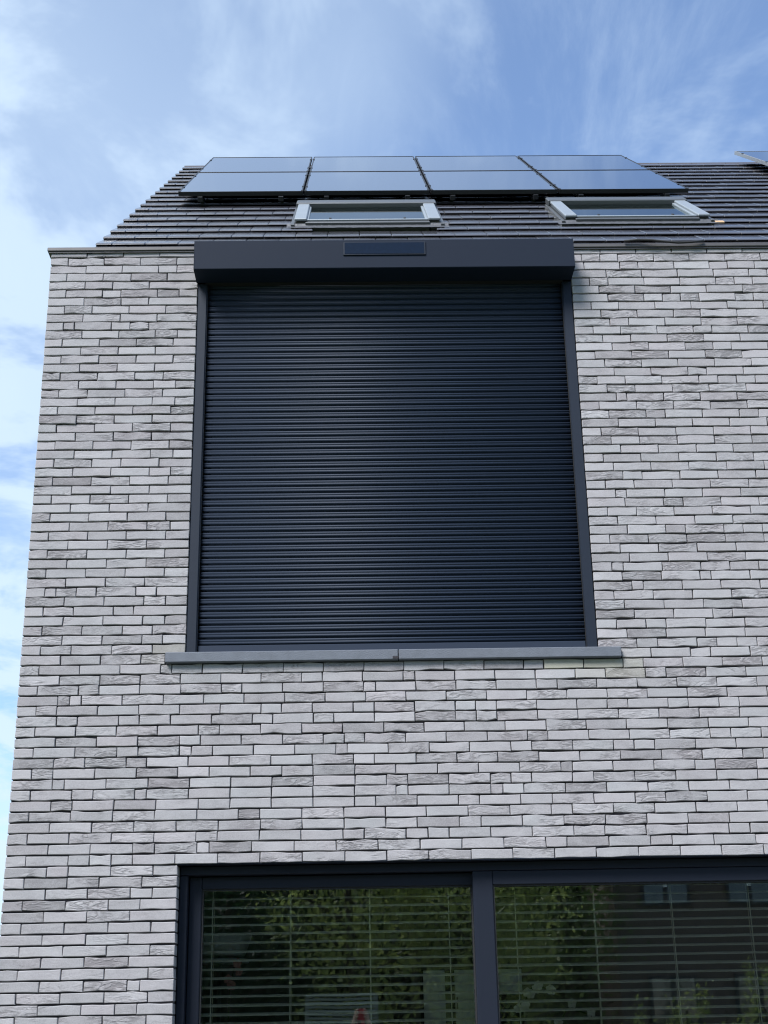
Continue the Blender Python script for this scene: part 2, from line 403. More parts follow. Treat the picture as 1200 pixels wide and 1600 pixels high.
for (a, b, z0, z1, dp, k) in wall_bricks:
    p = [project((x, 0, z)) for x in (a, b) for z in (z0, z1)]
    xs = [min(1200, max(0, q[0])) for q in p]; ys = [min(1600, max(0, q[1])) for q in p]
    area = (max(xs)-min(xs))*(max(ys)-min(ys))
    items.append((area, (a, b, z0, z1, dp, k)))
items.sort(key=lambda q: -q[0])

# backing wall (mortar), with openings, as one part of the house
wb = B(); Y0, Y1 = .0125, .30
def slabw(x0, x1, z0, z1): wb.box(x0, x1, Y0, Y1, z0, z1)
slabw(.004, SHX0-.004, SHZ0, SHZ1); slabw(SHX1+.004, XR, SHZ0, SHZ1); slabw(.004, XR, SHZ1+.004, 5.832)
slabw(.004, XR, WZ1+.006, SHZ0-.001); slabw(.004, WX0-.004, GZ, WZ1+.005); slabw(WX1+.004, XR, GZ, WZ1+.005)
facade = wb.build('facade_wall', MAT['mortar'], house)
facade['label'] = 'grey hand-formed brick facade in thin dark joints'

stuffS = []; gS = []
stuffV, stuffF, sA = [], [], dict(tone=[], rough=[], moss=[], bco=[])
def brick_look(a, b, z0, z1):
    tone = min(1, max(0, random.gauss(.58, .135)))
    rough = random.uniform(.7, 1) if random.random() < .34 else random.random()**2*.55
    if rough > .5: tone -= .07
    moss = 0
    for (mx, mz, r) in ((3.15, 3.28, .22), (.80, 3.36, .12), (2.9, 3.29, .12)):
        d = math.hypot((a+b)/2-mx, ((z0+z1)/2-mz)*2.2)
        if d < r: moss = max(moss, .8*(1-d/r))
    return tone, rough, moss
for n, (area, (a, b, z0, z1, dp, k)) in enumerate(items):
    tone, rough, moss = brick_look(a, b, z0, z1)
    V, F, S = brick_geo(a, b, z0, z1, dp, tone, rough)
    off = rng.random(3)*40
    bco = np.asarray(V)-np.array([(a+b)/2, 0, (z0+z1)/2])+off
    if n < 300 and area > 30:
        o = mesh('brick', V, F, MB, facade, S, org=((a+b)/2, 0, (z0+z1)/2))
        brick_attrs(o.data, dict(tone=[tone]*len(V), rough=[rough]*len(V), moss=[moss]*len(V), bco=bco))
    else:
        q = len(stuffV); stuffV += V; stuffS += S; stuffF += [tuple(i+q for i in f) for f in F]
        sA['tone'] += [tone]*len(V); sA['rough'] += [rough]*len(V); sA['moss'] += [moss]*len(V); sA['bco'] += bco.tolist()
o = mesh('brickwork', stuffV, stuffF, MB, facade, stuffS); brick_attrs(o.data, sA); tag(o, kind='stuff')

# gable side: bricks face -x
gV, gF, gA = [], [], dict(tone=[], rough=[], moss=[], bco=[])
KT = -int((RO.z+RIDGE_U*RU.z-5.8)/P1)
gprev = ()
def roofline(z): return RO.y+(z-RO.z+.12)/math.tan(PIT) if z > 5.74 else 0
for k in range(KT, KMAX+1):
    zt, zb = row_z(k), row_z(k+1)
    ya = (.212 if k % 2 else .102) if k >= 0 else roofline(zt)
    yb = DEPTH-(roofline(zt) if k < 0 else 0)
    if k == 0: zt = 5.836
    if yb-ya < .3: continue
    xs = split_run(ya, yb, None, gprev); gprev = xs[1:-1]
    for a, b in zip(xs[:-1], xs[1:]):
        tone, rough, moss = brick_look(a, b, zb, zt); V, F, S = brick_geo(a+.002, b-.002, zb+.004, zt-.0035, .06, tone, rough, light=True)
        off = rng.random(3)*40; bco = np.asarray(V)-np.array([(a+b)/2, 0, (zb+zt)/2])+off
        V = [(v[1], v[0], v[2]) for v in V]; F = [f[::-1] for f in F]
        q = len(gV); gV += V; gS += S; gF += [tuple(i+q for i in f) for f in F]
        gA['tone'] += [tone]*len(V); gA['rough'] += [rough]*len(V); gA['moss'] += [0]*len(V); gA['bco'] += bco.tolist()
ze = 5.74
gb = B(); pr = [(.31, GZ), (DEPTH-.01, GZ), (DEPTH-.01, ze), (RIDGE_Y, RO.z+RIDGE_U*RU.z-.14), (.31, ze)]
gb.prism(pr, .0125, .28); gable = gb.build('gable_wall', MAT['mortar'], house)
o = mesh('brickwork', gV, gF, MB, gable, gS); brick_attrs(o.data, gA); tag(o, kind='stuff')
# party wall and rear wall
gb = B(); gb.prism([(.31, GZ), (DEPTH-.01, GZ), (DEPTH-.01, ze), (RIDGE_Y, RO.z+RIDGE_U*RU.z-.14), (.31, ze)], XR-.28, XR-.002); gb.build('party_wall', MAT['render'], house)
B().box(.29, XR-.3, DEPTH-.3, DEPTH-.02, GZ, ze).build('rear_wall', MAT['render'], house)

# coping and hidden gutter
cb = B().box(-.022, XR, -.018, .13, 5.838, 5.862, .003).box(-.012, XR-.01, -.010, -.004, 5.829, 5.838)
cb.box(-.022, .11, .13, .30, 5.838, 5.861, .003)
cb.build('coping', MAT['zinc'], house)
B().box(.12, XR-.3, .135, .14, 5.70, 5.85).box(.12, XR-.3, .141, .30, 5.70, 5.705).build('gutter', MAT['zinc'], house)

# window sill: two lengths of bluestone
for a, b in ((SX0, 2.012), (2.015, SX1)):
    B().box(a, b, -.032, .06, 3.3165, 3.372, .004).build('window_sill', MAT['stone'], house)

B().box(1.982, 2.0118, -.0335, -.0318, 3.3205, 3.334).build('joint_filler', MAT['mortar'], house)
# roof
dk = B().prism([(RO.y-.1, RO.z-.19), (RIDGE_Y, RO.z+RIDGE_U*RU.z-.105), (DEPTH+.1, RO.z-.19), (DEPTH+.1, RO.z-.21), (RIDGE_Y, RO.z+RIDGE_U*RU.z-.125), (RO.y-.1, RO.z-.21)], .04, XR+3)
deck = dk.build('roof', MAT['deck'], house)
deck['label'] = 'dark flat tile roof rising behind the coping'
GAU, TW, SB = .3035, .2265, .022
tl = math.atan(SB/GAU)
def tile_mesh(name, w, seed):
    rs = random.Random(seed); prof = [(.008, .0085), (.0010, .0095), (-.001, .0120), (.003, .0160), (.011, .0190), (.024, .0202)]
    ln = .40; dw = .0
    top_end = .0202-(ln-.024)*math.tan(tl)
    prof += [(ln, top_end), (ln, top_end-.014), (.03, .0080-.03*math.tan(tl))]
    b = B(); n = len(prof); xs = [0, .004, w-.004, w]; V = []; F = []
    for q, x in enumerate(xs):
        for i, (a, h) in enumerate(prof):
            hh = h-(.0035 if q in (0, 3) and 1 < i < 7 else 0); aa = a+(.002 if q in (0, 3) and i < 4 else 0)
            V.append((RU*aa+RN*hh+Vector((x-w/2, 0, 0))))
    for q in range(3):
        for i in range(n): F.append((q*n+i, q*n+(i+1) % n, (q+1)*n+(i+1) % n, (q+1)*n+i))
    F.append(tuple(range(n))[::-1]); F.append(tuple(range(3*n, 4*n)))
    me = bpy.data.meshes.new(name); me.from_pydata([tuple(v) for v in V], [], F); me.update(); me.materials.append(MAT['tile'])
    return me
tmesh = tile_mesh('roof_tile', TW-.0035, 1)
hmesh = tile_mesh('roof_half_tile', TW/2-.0035, 2)
SKY = [(1.37, 2.44, 1.74, 2.70), (3.38, 4.46, 1.84, 2.78)]     # roof windows x0,x1,u0,u1
PVX = [.35, 1.392, 2.440, 3.505, 4.60]; PVU = [(3.12, 4.665), (4.685, 6.16)]
tiles = []
for k in range(-4, 18):
    u = 1.03+GAU*k; off = .0 if k % 2 else TW/2
    x = .03; first = True
    while x < XR+2.6:
        w = TW
        if first and off: w = TW/2
        first = False
        skip = any(s[0]+.085 < x+w/2 < s[1]-.085 and s[2]-.18 < u < s[3]-.06 for s in SKY)
        if not skip: tiles.append((x+w/2, u, w < TW-.01))
        x += w
vis = []
for i, (x, u, h) in enumerate(tiles):
    p = project(roof(x, u, .01)); inside = 0 < p[0] < 1200 and u > .9
    cover = PVX[0]-.05 < x < PVX[-1]+.05 and PVU[0][0]-.3 < u < PVU[-1][1]
    vis.append(((u if inside and not cover else 100+u), i))
vis.sort(); chosen = {i for _, i in vis[:300]}
rest = B(); tproto = None
tv = {id(m_): (np.array([v.co[:] for v in m_.vertices]), [tuple(p.vertices) for p in m_.polygons]) for m_ in (tmesh, hmesh)}
for i, (x, u, h) in enumerate(tiles):
    me = hmesh if h else tmesh
    pos = roof(x, u+random.gauss(0, .0015), random.gauss(0, .0005))
    if i in chosen:
        o = bpy.data.objects.new('roof_tile', me); link(o, deck, pos); o.rotation_euler = (random.gauss(0, .0012), random.gauss(0, .002), random.gauss(0, .003))
    else:
        V, F = tv[id(me)]; rest.add(V+np.array(pos), F)
tag(rest.build('roof_tiling', MAT['tile'], deck), kind='stuff')
vg = B()                                   # bedding under the verge tiles
for k in range(-4, 18):
    u = 1.03+GAU*k; q = math.tan(tl)
    vg.prism([(u+.010, -.03), (u+.010, .0083-.010*q), (u+.30, .0083-.30*q), (u+.30, -.03-.30*q)], .034, .11, fr=lambda x, a, h: tuple(roof(x, a, h)))
    vg.prism([(u, -.105), (u, -.032), (u+.302, -.032), (u+.302, -.105)], .036, .108, fr=lambda x, a, h: tuple(roof(x, a, h)))
vg.build('verge_bedding', MAT['deck'], deck)
# rear slope: one sheet of tiles in courses
rb = B()
for k in range(-3, 18):
    u = 1.03+GAU*k
    def rr(x, a, h): 
        v = roof(x, a, h); return (v.x, 2*RIDGE_Y-v.y, v.z)
    rb.prism([(u, -.01), (u, .018), (u+.32, -.002), (u+.32, -.02)], .03, XR+2.6, fr=rr)
tag(rb.build('rear_tiling', MAT['tile'], deck), kind='stuff')
# ridge
rm = None; x = .02
while x < XR+2:
    w = .36; prof = []
    for q in range(9):
        a = math.pi*q/8; prof.append((RIDGE_Y-.10*math.cos(a), RO.z+RIDGE_U*RU.z-.115+.095*math.sin(a)))
    B().prism(prof, x, x+w-.005).build('ridge_tile', MAT['ridge'], deck); x += w

# roof windows
for i, (x0, x1, u0, u1) in enumerate(SKY):
    fr = lambda x, a, h: tuple(roof(x, a, h))
    f = B(); t = .075; H = .072
    f.box(x0, x0+t, u0+.03, u1, -.05, H-.012, .006, fr).box(x1-t, x1, u0+.03, u1, -.05, H-.012, .006, fr)
    f.box(x0+t, x1-t, u0, u0+.07, -.05, H-.014, .006, fr).box(x0+t, x1-t, u1-.07, u1, -.05, H-.012, 0, fr)
    rw = f.build('roof_window', MAT['velg'], house); rw['label'] = ('tilting roof window above the shutter box', 'roof window right of the shutter box')[i]
    for s in (x0-.004, x1-t-.012):
        B().box(s, s+t+.016, u0+.015, u1-.10, H-.010, H+.012, .006, fr).build('side_cover', MAT['velux'], rw)
        B().box(s+(.085 if s < (x0+x1)/2 else -.018), s+(.105 if s < (x0+x1)/2 else .004), u0+.075, u1-.12, H-.035, H-.006, .004, fr).build('glazing_bead', MAT['velux'], rw)
    for s in (x0-.03, x1+.004):
        B().box(s, s+.026, u0-.02, u1, -.045, .045, .002, fr).build('side_flashing', MAT['velg'], rw)
    B().box(x0-.02, x1+.02, u1-.11, u1+.06, H-.03, H+.022, .008, fr).build('hood', MAT['velg'], rw)
    B().box(x0+t+.008, x1-t-.014, u0+.072, u1-.132, H-.024, H-.018, 0, fr).build('pane', MAT['roofglass'], rw)
    B().box(x0+t+.008, x1-t-.014, u0+.075, u1-.14, -.9, -.88, 0, fr).build('shaft_lining', MAT['inner'], rw)
    B().box(x0+t+.008, x1-t-.014, u0+.045, u0+.071, H-.014, H-.002, .003, fr).build('bottom_cover', MAT['velux'], rw)
    for q in (.2, .8):
        xx = x0+t+(x1-x0-2*t)*q
        B().box(xx-.009, xx+.009, u0+.075, u0+.11, H-.033, H+.004, .003, fr).build('glass_hook', MAT['pvf'], rw)
    # crumpled lead apron dressed over the tiles below
    V = []; F = []; nx, nu = 46, 5; rs = np.random.default_rng(40+i)
    for a in range(nu+1):
        for q in range(nx+1):
            uu = u0+.01-.07*a/nu + (rs.normal(0, .004) if a == nu else 0)
            hh = (.045 if a == 0 else .03)+(-.001*a)+abs(rs.normal(0, .0012))
            V.append(roof(x0-.06+(x1-x0+.12)*q/nx, uu, hh))
    for a in range(nu):
        for q in range(nx): F.append((a*(nx+1)+q, a*(nx+1)+q+1, (a+1)*(nx+1)+q+1, (a+1)*(nx+1)+q))
    mesh('lead_apron', V, F, MAT['lead'], rw, True)
    if i == 1: B().box(x1+.035, x1+.10, u0-.045, u0-.0, .02, .035, .003, fr).build('wooden_wedge', MAT['wood'], rw)

# ------------------------------------------------------------------ lower sliding window
of = B()
of.box(WX0+.002, .915, .085, .22, GZ+.3, 2.225, .003).box(WX0+.002, WX1-.002, .085, .22, 2.227, WZ1-.002, .003).box(WX1-.05, WX1-.002, .085, .22, GZ+.3, 2.225, .003)
sw = of.build('sliding_window', MAT['frame'], house); sw['label'] = 'wide anthracite sliding window under the brick lintel course'
B().box(WX0, WX1, .004, .30, WZ1+.0005, WZ1+.0055).build('lintel_soffit', MAT['frame'], house)
def sash(x0, x1, y0, y1, z0, z1, st, top):
    b = B().box(x0, x0+st[0], y0, y1, z0, z1, .004).box(x1-st[1], x1, y0, y1, z0, z1, .004).box(x0+st[0]+.0005, x1-st[1]-.0005, y0+.001, y1-.001, z1-top, z1-.001, .003).box(x0+st[0]+.0005, x1-st[1]-.0005, y0+.001, y1-.001, z0, z0+.09, .003)
    s = b.build('sash', MAT['frame'], sw)
    g = B()
    a0, a1, c0, c1 = x0+st[0], x1-st[1], z0+.09, z1-top; yy = y0+.012; w = .008
    g.box(a0, a0+w, yy, yy+.02, c0, c1).box(a1-w, a1, yy, yy+.02, c0, c1).box(a0+w, a1-w, yy, yy+.02, c1-w, c1).box(a0+w, a1-w, yy, yy+.02, c0, c0+w)
    g.build('glazing_seal', MAT['seal'], sw)
    B().box(a0+.002, a1-.002, yy+.022, yy+.028, c0, c1).build('pane', MAT['clear'], sw)
    return s
sash(.917, 2.44, .150, .205, GZ+.32, 2.224, (.064, .064), .062)
sash(2.372, WX1-.052, .088, .146, GZ+.32, 2.226, (.103, .08), .070)
B().box(WX0+.002, WX1-.002, .085, .3, GZ, GZ+.299).build('threshold', MAT['frame'], sw)

# the room behind
rm_ = B(); X0, X1, RY1, RZ1 = .35, XR-.35, 4.6, 2.45
rm_.box(X0, X1, RY1, RY1+.1, -.02, RZ1).box(X0-.06, X0, .31, RY1, -.02, RZ1).box(X1, X1+.05, .31, RY1, -.02, RZ1).box(X0-.06, X1+.05, .31, RY1+.1, RZ1+.002, RZ1+.1)
rm_.build('room_walls', MAT['inner'], house)
B().box(X0, X1, .302, RY1, -.06, -.02).build('room_floor', MAT['floor'], house)
B().box(.2, XR-.3, .45, DEPTH-.5, 3.0, 3.15).build('storey_floor', MAT['inner'], house)

# ------------------------------------------------------------------ roller shutter
sh = empty('roller_shutter', ((SHX0+SHX1)/2, .03, SHZ0), 'closed anthracite roller shutter covering the upper window', 'roller shutter')
BX0, BX1, BY, BZ0, BZ1 = .868, 3.090, -.164, 5.62, 5.812
bp_ = [(BY, BZ0+.004), (BY+.004, BZ0), (.05, BZ0), (.05, BZ1+.03), (-.0, BZ1+.03), (BY+.05, BZ1+.006), (BY+.004, BZ1), (BY, BZ1-.004)]
bp_ = [(BY, BZ0+.004), (BY+.004, BZ0), (-.006, BZ0), (-.006, BZ1+.012), (BY+.006, BZ1), (BY, BZ1-.006)]
bx = B().prism(bp_, BX0+.004, BX1-.004).build('shutter_box', MAT['box'], sh)
for s in (BX0, BX1-.0038): B().prism([(a*1.0-(.001 if a < -.1 else 0), z) for a, z in bp_], s, s+.0036).build('end_cap', MAT['box'], bx)
# lid seam and underside slot
B().box(BX0+.05, BX1-.05, -.004, .05, BZ0+.0, BZ0+.05).build('curtain_slot', MAT['seal'], bx)
# solar cell on the front of the box
c0 = B().box(1.737, 2.220, BY-.007, BY-.0005, 5.703, 5.791, .002).build('solar_frame', MAT['alu'], bx)
B().box(1.746, 2.211, BY-.0085, BY-.0072, 5.711, 5.785).build('solar_cell', MAT['cellg'], bx)
for s, d in ((SHX0+.002, 1), (SHX1-.002, -1)):
    a, b = sorted((s, s+d*.052))
    g = B().box(a, b, .004, .062, SHZ0+.003, BZ0-.001, .003)
    g.box(*(sorted((s+d*.052, s+d*.056))), .012, .024, SHZ0+.003, BZ0-.001)
    g.build('guide_rail', MAT['alu'], sh)
    q = sorted((s+d*.0525, s+d*.057)); B().box(q[0], q[1], .026, .052, SHZ0+.003, BZ0-.002).build('brush_seal', MAT['seal'], sh)
SP = .0382; nsl = int((5.66-SHZ0-.05)/SP)
prof = []
def lobe(z0, z1, d, n=6):
    return [(-d*math.sin(math.pi*q/n)**.7, z0+(z1-z0)*q/n) for q in range(n+1)]
front = [(.016, .0), (.016, .0036), (.005, .0062), (.0012, .0090), (-.0006, .0130), (.0002, .0178), (.0018, .0196), (.0006, .0212), (-.0022, .0245), (-.0030, .0280), (-.0012, .0318), (.0040, .0346), (.016, .0354), (.016, .0372)]
prof = [(.034+a, z) for a, z in front] + [(.056, .0372), (.056, 0)]
x0, x1 = SHX0+.061, SHX1-.061
sl0 = B().prism([(a, z) for a, z in prof], x0, x1).build('slat', MAT['slat'], sh, org=((x0+x1)/2, .035, 0))
for p in sl0.data.polygons: p.use_smooth = len(p.vertices) == 4
for i in range(nsl):
    org = ((x0+x1)/2, .035+random.gauss(0, .0004), SHZ0+.052+SP*i)
    if i == 0: sl0.location = Vector(org)-W[sh.name]; W[sl0.name] = Vector(org)
    else: copy(sl0, org, sh)
B().box(x0, x1, .026, .048, SHZ0+.008, SHZ0+.0505, .003).build('bottom_bar', MAT['slat'], sh)
B().box(SHX0+.002, SHX1-.002, .10, .13, SHZ0+.004, SHZ1).build('window_board', MAT['seal'], house)

# ------------------------------------------------------------------ solar panels
names_c = ['far left', 'second from the left', 'third from the left', 'far right']
def solar(x0, x1, u0, u1, h, label, fm='pvf'):
    root = empty('solar_panel', roof((x0+x1)/2, (u0+u1)/2, h-.04), label, 'solar panel', 'solar panels on the roof')
    fr = lambda x, a, hh: tuple(roof(x, a, hh))
    w = .011; f = B()
    f.box(x0, x0+w, u0, u1, h-.036, h, .001, fr).box(x1-w, x1, u0, u1, h-.036, h, .001, fr).box(x0+w, x1-w, u0, u0+w, h-.036, h, .001, fr).box(x0+w, x1-w, u1-w, u1, h-.036, h, .001, fr)
    f.box(x0+w, x1-w, u0+w, u1-w, h-.030, h-.026, 0, fr)
    f.build('frame', MAT[fm], root)
    B().box(x0+w, x1-w, u0+w, u1-w, h-.008, h-.003, 0, fr).build('glass', MAT['pvg'], root)
    for s in (x0+.18, x1-.18): B().box(s-.02, s+.02, u0-.03, u1+.0, h-.078, h-.039, .002, fr).build('mounting_rail', MAT['pvf'], root)
    for s in (x0-.004, x1-.016):
        for a in (u0+.02, u0+.32, u1-.32): B().box(s, s+.02, a, a+.04, h-.002, h+.003, .001, fr).build('clamp', MAT['pvf'], root)
    for s in (x0+.18, x1-.18): B().box(s-.015, s+.015, u0+.12, u0+.18, .0, h-.08, .002, fr).build('roof_hook', MAT['pvf'], root)
for r in range(2):
    for c in range(4):
        solar(PVX[c]+.008, PVX[c+1]-.008, PVU[r][0], PVU[r][1], .125, 'black solar panel in the %s row, %s on the roof' % (('lower', 'upper')[r], names_c[c]))
solar(5.86, 6.88, 4.95, 6.47, .13, 'separate solar panel at the right edge by the ridge', 'rail')

cab = B(); pts = [(3.42, -.032, 5.868), (3.5, -.036, 5.874), (3.58, -.045, 5.866), (3.66, -.05, 5.852), (3.74, -.046, 5.846), (3.82, -.04, 5.853), (3.9, -.03, 5.866)]
tag(cab.tube(pts, .007, 6).build('cable', MAT['seal'], None, True), 'loose black cable lying over the coping on the right', 'cable')

# ------------------------------------------------------------------ behind the glass
def blind(x0, x1, y, ztop, zbot, cords, label):
    root = empty('venetian_blind', ((x0+x1)/2, y, zbot), label, 'blind', 'blinds behind the window')
    prof = []; n = 5; w = .046; c = .0035; th = .0016
    for q in range(n+1): prof.append((-w/2+w*q/n, c*math.sin(math.pi*q/n)))
    prof += [(a, b+th+.0008) for a, b in prof[::-1]]
    t = R(15); prof = [(a*math.cos(t)-b*math.sin(t), a*math.sin(t)+b*math.cos(t)) for a, b in prof]
    s0 = None; z = ztop
    while z > zbot:
        org = ((x0+x1)/2, y, z)
        if s0 is None: s0 = B().prism(prof, x0-(x0+x1)/2, x1-(x0+x1)/2).build('slat', MAT['blind'], root, org=(0, 0, 0)); s0.location = Vector(org)-W[root.name]
        else:
            o = copy(s0, org, root); o.rotation_euler = (random.gauss(0, .02), random.gauss(0, .0006), 0)
        z -= .0435
    for xx in cords:
        g = B().tube([(xx, y-.0265, ztop+.05), (xx+.001, y-.0265, zbot)], .0028, 6)
        g.build('ladder_cord', MAT['cord'], root)
        B().tube([(xx+.004, y+.0265, ztop+.05), (xx+.004, y+.0265, zbot)], .0018, 6).build('ladder_cord', MAT['cord'], root)
    B().box(x0, x1, y-.028, y+.028, ztop+.03, ztop+.075, .003).build('head_rail', MAT['dark'], root)
    B().box(x0, x1, y-.024, y+.024, zbot-.02, zbot-.003, .003).build('bottom_rail', MAT['blind'], root)
blind(.93, 2.40, .27, 2.163, .4, (1.03, 1.432, 1.842, 2.253), 'cream venetian blind behind the left sliding pane')
blind(2.44, 4.35, .27, 2.158, .4, (2.60, 3.012, 3.418, 3.826), 'cream venetian blind behind the right fixed pane')

cb_ = empty('cupboard', (2.42, 1.05, -.02), 'pale cupboard seen through the blinds beside the mullion', 'cupboard')
B().box(2.135, 2.695, .926, 1.25, -.02, 1.775).build('carcass', MAT['dark'], cb_)
B().box(2.14, 2.26, .9, .924, .05, 1.772, .003).build('door', MAT['white'], cb_)
B().box(2.315, 2.50, .9, .924, .05, 1.772, .003).build('door', MAT['white'], cb_)
B().box(2.503, 2.69, .9, .924, 1.637, 1.772, .003).build('door', MAT['white'], cb_)
B().box(2.503, 2.69, .9, .924, .05, 1.634, .003).build('dark_door', MAT['dark'], cb_)
B().tube([(2.325, .888, 1.56), (2.325, .888, 1.63)], .004).build('handle', MAT['rail'], cb_)

lp = empty('floor_lamp', (1.02, .78, -.02), 'floor lamp with a pale shade behind the left edge of the window', 'lamp')
B().lathe((1.02, .78, 0), [(.135, 1.86), (.14, 1.865), (.175, 1.965), (.172, 1.972), (.130, 1.872)], 24).build('lamp_shade', MAT['shade'], lp, True)
B().lathe((1.02, .78, 0), [(.15, 1.82), (.16, 1.825), (.15, 1.845), (.14, 1.84)], 24).build('shade_ring', MAT['shade'], lp, True)
B().tube([(1.02, .78, .0), (1.02, .78, 1.86)], .012).build('stand', MAT['rail'], lp, True)
B().lathe((1.02, .78, 0), [(.13, -.018), (.13, .0), (.02, .01)], 20).build('base', MAT['dark'], lp)

def petal(b, c, d, up, l, w):
    d = Vector(d).normalized(); s = d.cross(Vector(up)).normalized(); nrm = s.cross(d); c = Vector(c); V = []; F = []
    for i, (a, ww, h) in enumerate(((0, .12, 0), (.35, .8, .08), (.7, 1, .06), (1, .25, -.08))):
        for q in (-1, 0, 1): V.append(c+d*l*a+s*w*ww*q*.5+nrm*l*(h-(.08 if q else 0)))
    for i in range(3):
        for q in range(2): F.append((i*3+q, i*3+q+1, i*3+q+4, i*3+q+3))
    b.add(V, F)
def orchid(x, y, zt, nfl, name, label, pm, sway):
    r = empty(name, (x, y, .0), label, 'plant')
    B().lathe((x, y, .9), [(.045, 0), (.06, .11), (.065, .12), (.055, .12), (.05, .10)], 18).build('pot', MAT['pot'], r, True)
    st = [(x, y, 1.0), (x+.01*sway, y, 1.25), (x+.03*sway, y, zt-.12), (x+.10*sway, y-.02, zt), (x+.20*sway, y-.03, zt-.03)]
    B().tube(st, .004, 6).build('stem', MAT['stem'], r, True)
    for k in range(5):
        b = B(); a = k*1.3; petal(b, (x, y, 1.0), (math.cos(a), math.sin(a), .25), (0, 0, 1), .2, .06); b.build('leaf', MAT['stem'], r, True)
    for k in range(nfl):
        f = k/max(1, nfl-1); c = Vector(st[2]).lerp(Vector(st[3]), min(1, f*1.6)) if f < .6 else Vector(st[3]).lerp(Vector(st[4]), (f-.6)/.4)
        c = c+Vector((random.uniform(-.03, .03), -.03, random.uniform(-.03, .03))); b = B()
        for q in range(5):
            a = 2*math.pi*q/5+random.random()*.5; petal(b, c, (math.cos(a), -.35, math.sin(a)), (0, -1, 0), .026, .024)
        b.build('flower', pm, r, True)
B().box(2.3, 4.3, .55, .8, .86, .9, .004).build('side_table_top', MAT['dark'], None)
st_ = bpy.data.objects['side_table_top']; st_.name = 'console_table'; tag(st_, 'dark console table under the potted flowers behind the glass', 'table')
W['console_table'] = W['side_table_top']
for xx in (2.34, 4.22):
    for yy in (.57, .74): B().box(xx, xx+.04, yy, yy+.04, -.018, .859).build('leg', MAT['dark'], st_)
orchid(2.62, .66, 1.68, 8, 'orchid', 'white orchid on the console table right of the mullion', MAT['petal'], 1)
orchid(2.80, .68, 1.56, 4, 'orchid', 'smaller pale orchid beside the taller white one', MAT['petal'], 1)
B().box(.75, 1.35, .5, .74, .86, .9, .004).build('plant_stand', MAT['dark'], None)
ps = bpy.data.objects['plant_stand']; tag(ps, 'small dark stand carrying the pink flower', 'table')
for xx in (.77, 1.29):
    for yy in (.52, .68): B().box(xx, xx+.04, yy, yy+.04, -.018, .859).build('leg', MAT['dark'], ps)
orchid(1.08, .62, 1.80, 4, 'pink_flower', 'pink flower stem below the pale lamp shade', MAT['pink'], .35)

# ------------------------------------------------------------------ the garden behind the camera (mirrored in the panes)
def leaf_cloud(b, c, rad, n, size, rs):
    c = np.array(c); rad = np.array(rad)
    cl = rs.normal(0, 1, (max(6, n//60), 3)); cl /= np.linalg.norm(cl, axis=1)[:, None]; cl *= (rs.random((len(cl), 1))**.4)*.85
    V = []; F = []
    for i in range(n):
        k = cl[rs.integers(len(cl))]; p = k+rs.normal(0, .13, 3); p = c+p*rad
        d = rs.normal(0, 1, 3); d /= np.linalg.norm(d); e = np.cross(d, rs.normal(0, 1, 3)); e /= np.linalg.norm(e); s = size*(.6+.8*rs.random())
        q = len(V); V += [p-d*s, p+e*s*.45, p+d*s, p-e*s*.45]; F.append((q, q+1, q+2, q+3))
    b.add(V, F)
def tree(x, y, h, r, n, m, label, seed, name='garden_tree', size=.09):
    rs = np.random.default_rng(seed); root = empty(name, (x, y, GZ), label, 'tree', 'garden trees mirrored in the glass')
    b = B(); b.tube([(x, y, GZ-.05), (x+.05, y, GZ+h*.3), (x-.05, y+.05, GZ+h*.6), (x, y, GZ+h*.9)], [.14, .11, .07, .02], 8)
    for k in range(6):
        a = k*1.05; z = GZ+h*(.2+.1*k); b.tube([(x, y, z), (x+math.cos(a)*r*.4, y+math.sin(a)*r*.4, z+h*.07), (x+math.cos(a)*r*.8, y+math.sin(a)*r*.8, z+h*.1)], [.05, .03, .01], 6)
    b.build('trunk', MAT['bark'], root, True)
    b = B(); leaf_cloud(b, (x, y, GZ+h*.54), (r, r, h*.5), n, size, rs); b.build('crown', m, root)
TREES = [(-7.5, -23, 7.5, 2.6, 'leaf3', 'dark evergreen tree mirrored at the left of the window'),
         (-4.0, -25, 8.5, 2.8, 'leaf1', 'tall leafy tree mirrored beside the left evergreen'),
         (-1.0, -23.5, 6.5, 2.3, 'leaf3', 'dense dark tree mirrored left of the slatted screen'),
         (1.6, -22, 7.5, 2.2, 'leaf2', 'sunlit yellow-green tree mirrored above the slatted screen'),
         (4.4, -21.5, 7.0, 2.0, 'leaf2', 'bright leafy tree mirrored left of the mullion'),
         (6.4, -25, 8.0, 2.2, 'leaf1', 'leafy tree mirrored right of the mullion'),
         (-11.5, -24, 8.0, 3.0, 'leaf1', 'broad tree at the far left of the garden'),
         (3.0, -26, 8.5, 2.8, 'leaf3', 'dark tree standing behind the sunlit garden trees'),
         (-2.6, -27, 9.0, 3.0, 'leaf3', 'dark tall tree at the back of the garden')]
for i, (x, y, h, r, m, lb) in enumerate(TREES): tree(x, y, h, r, 6500, MAT[m], lb, 60+i, size=.075)
tree(-19, 28, 8.0, 3.2, 2200, MAT['leaf3'], 'dark tree far behind the left corner of the house', 90, 'background_tree', .14)
hg = empty('hedge', (11.5, -20.2, GZ), 'clipped sunlit hedge in front of the brown house', 'hedge'); rs = np.random.default_rng(5); b = B()
for q in range(14): leaf_cloud(b, (7.2+.75*q, -20.2, 1.0), (.7, .5, 1.5), 700, .05, rs)
b.build('foliage', MAT['leaf2'], hg)
b = B()
for q in range(14): b.tube([(7.2+.75*q, -20.2, GZ-.02), (7.2+.75*q, -20.2, 1.6)], .03, 6)
b.build('stems', MAT['bark'], hg)['kind'] = 'stuff'
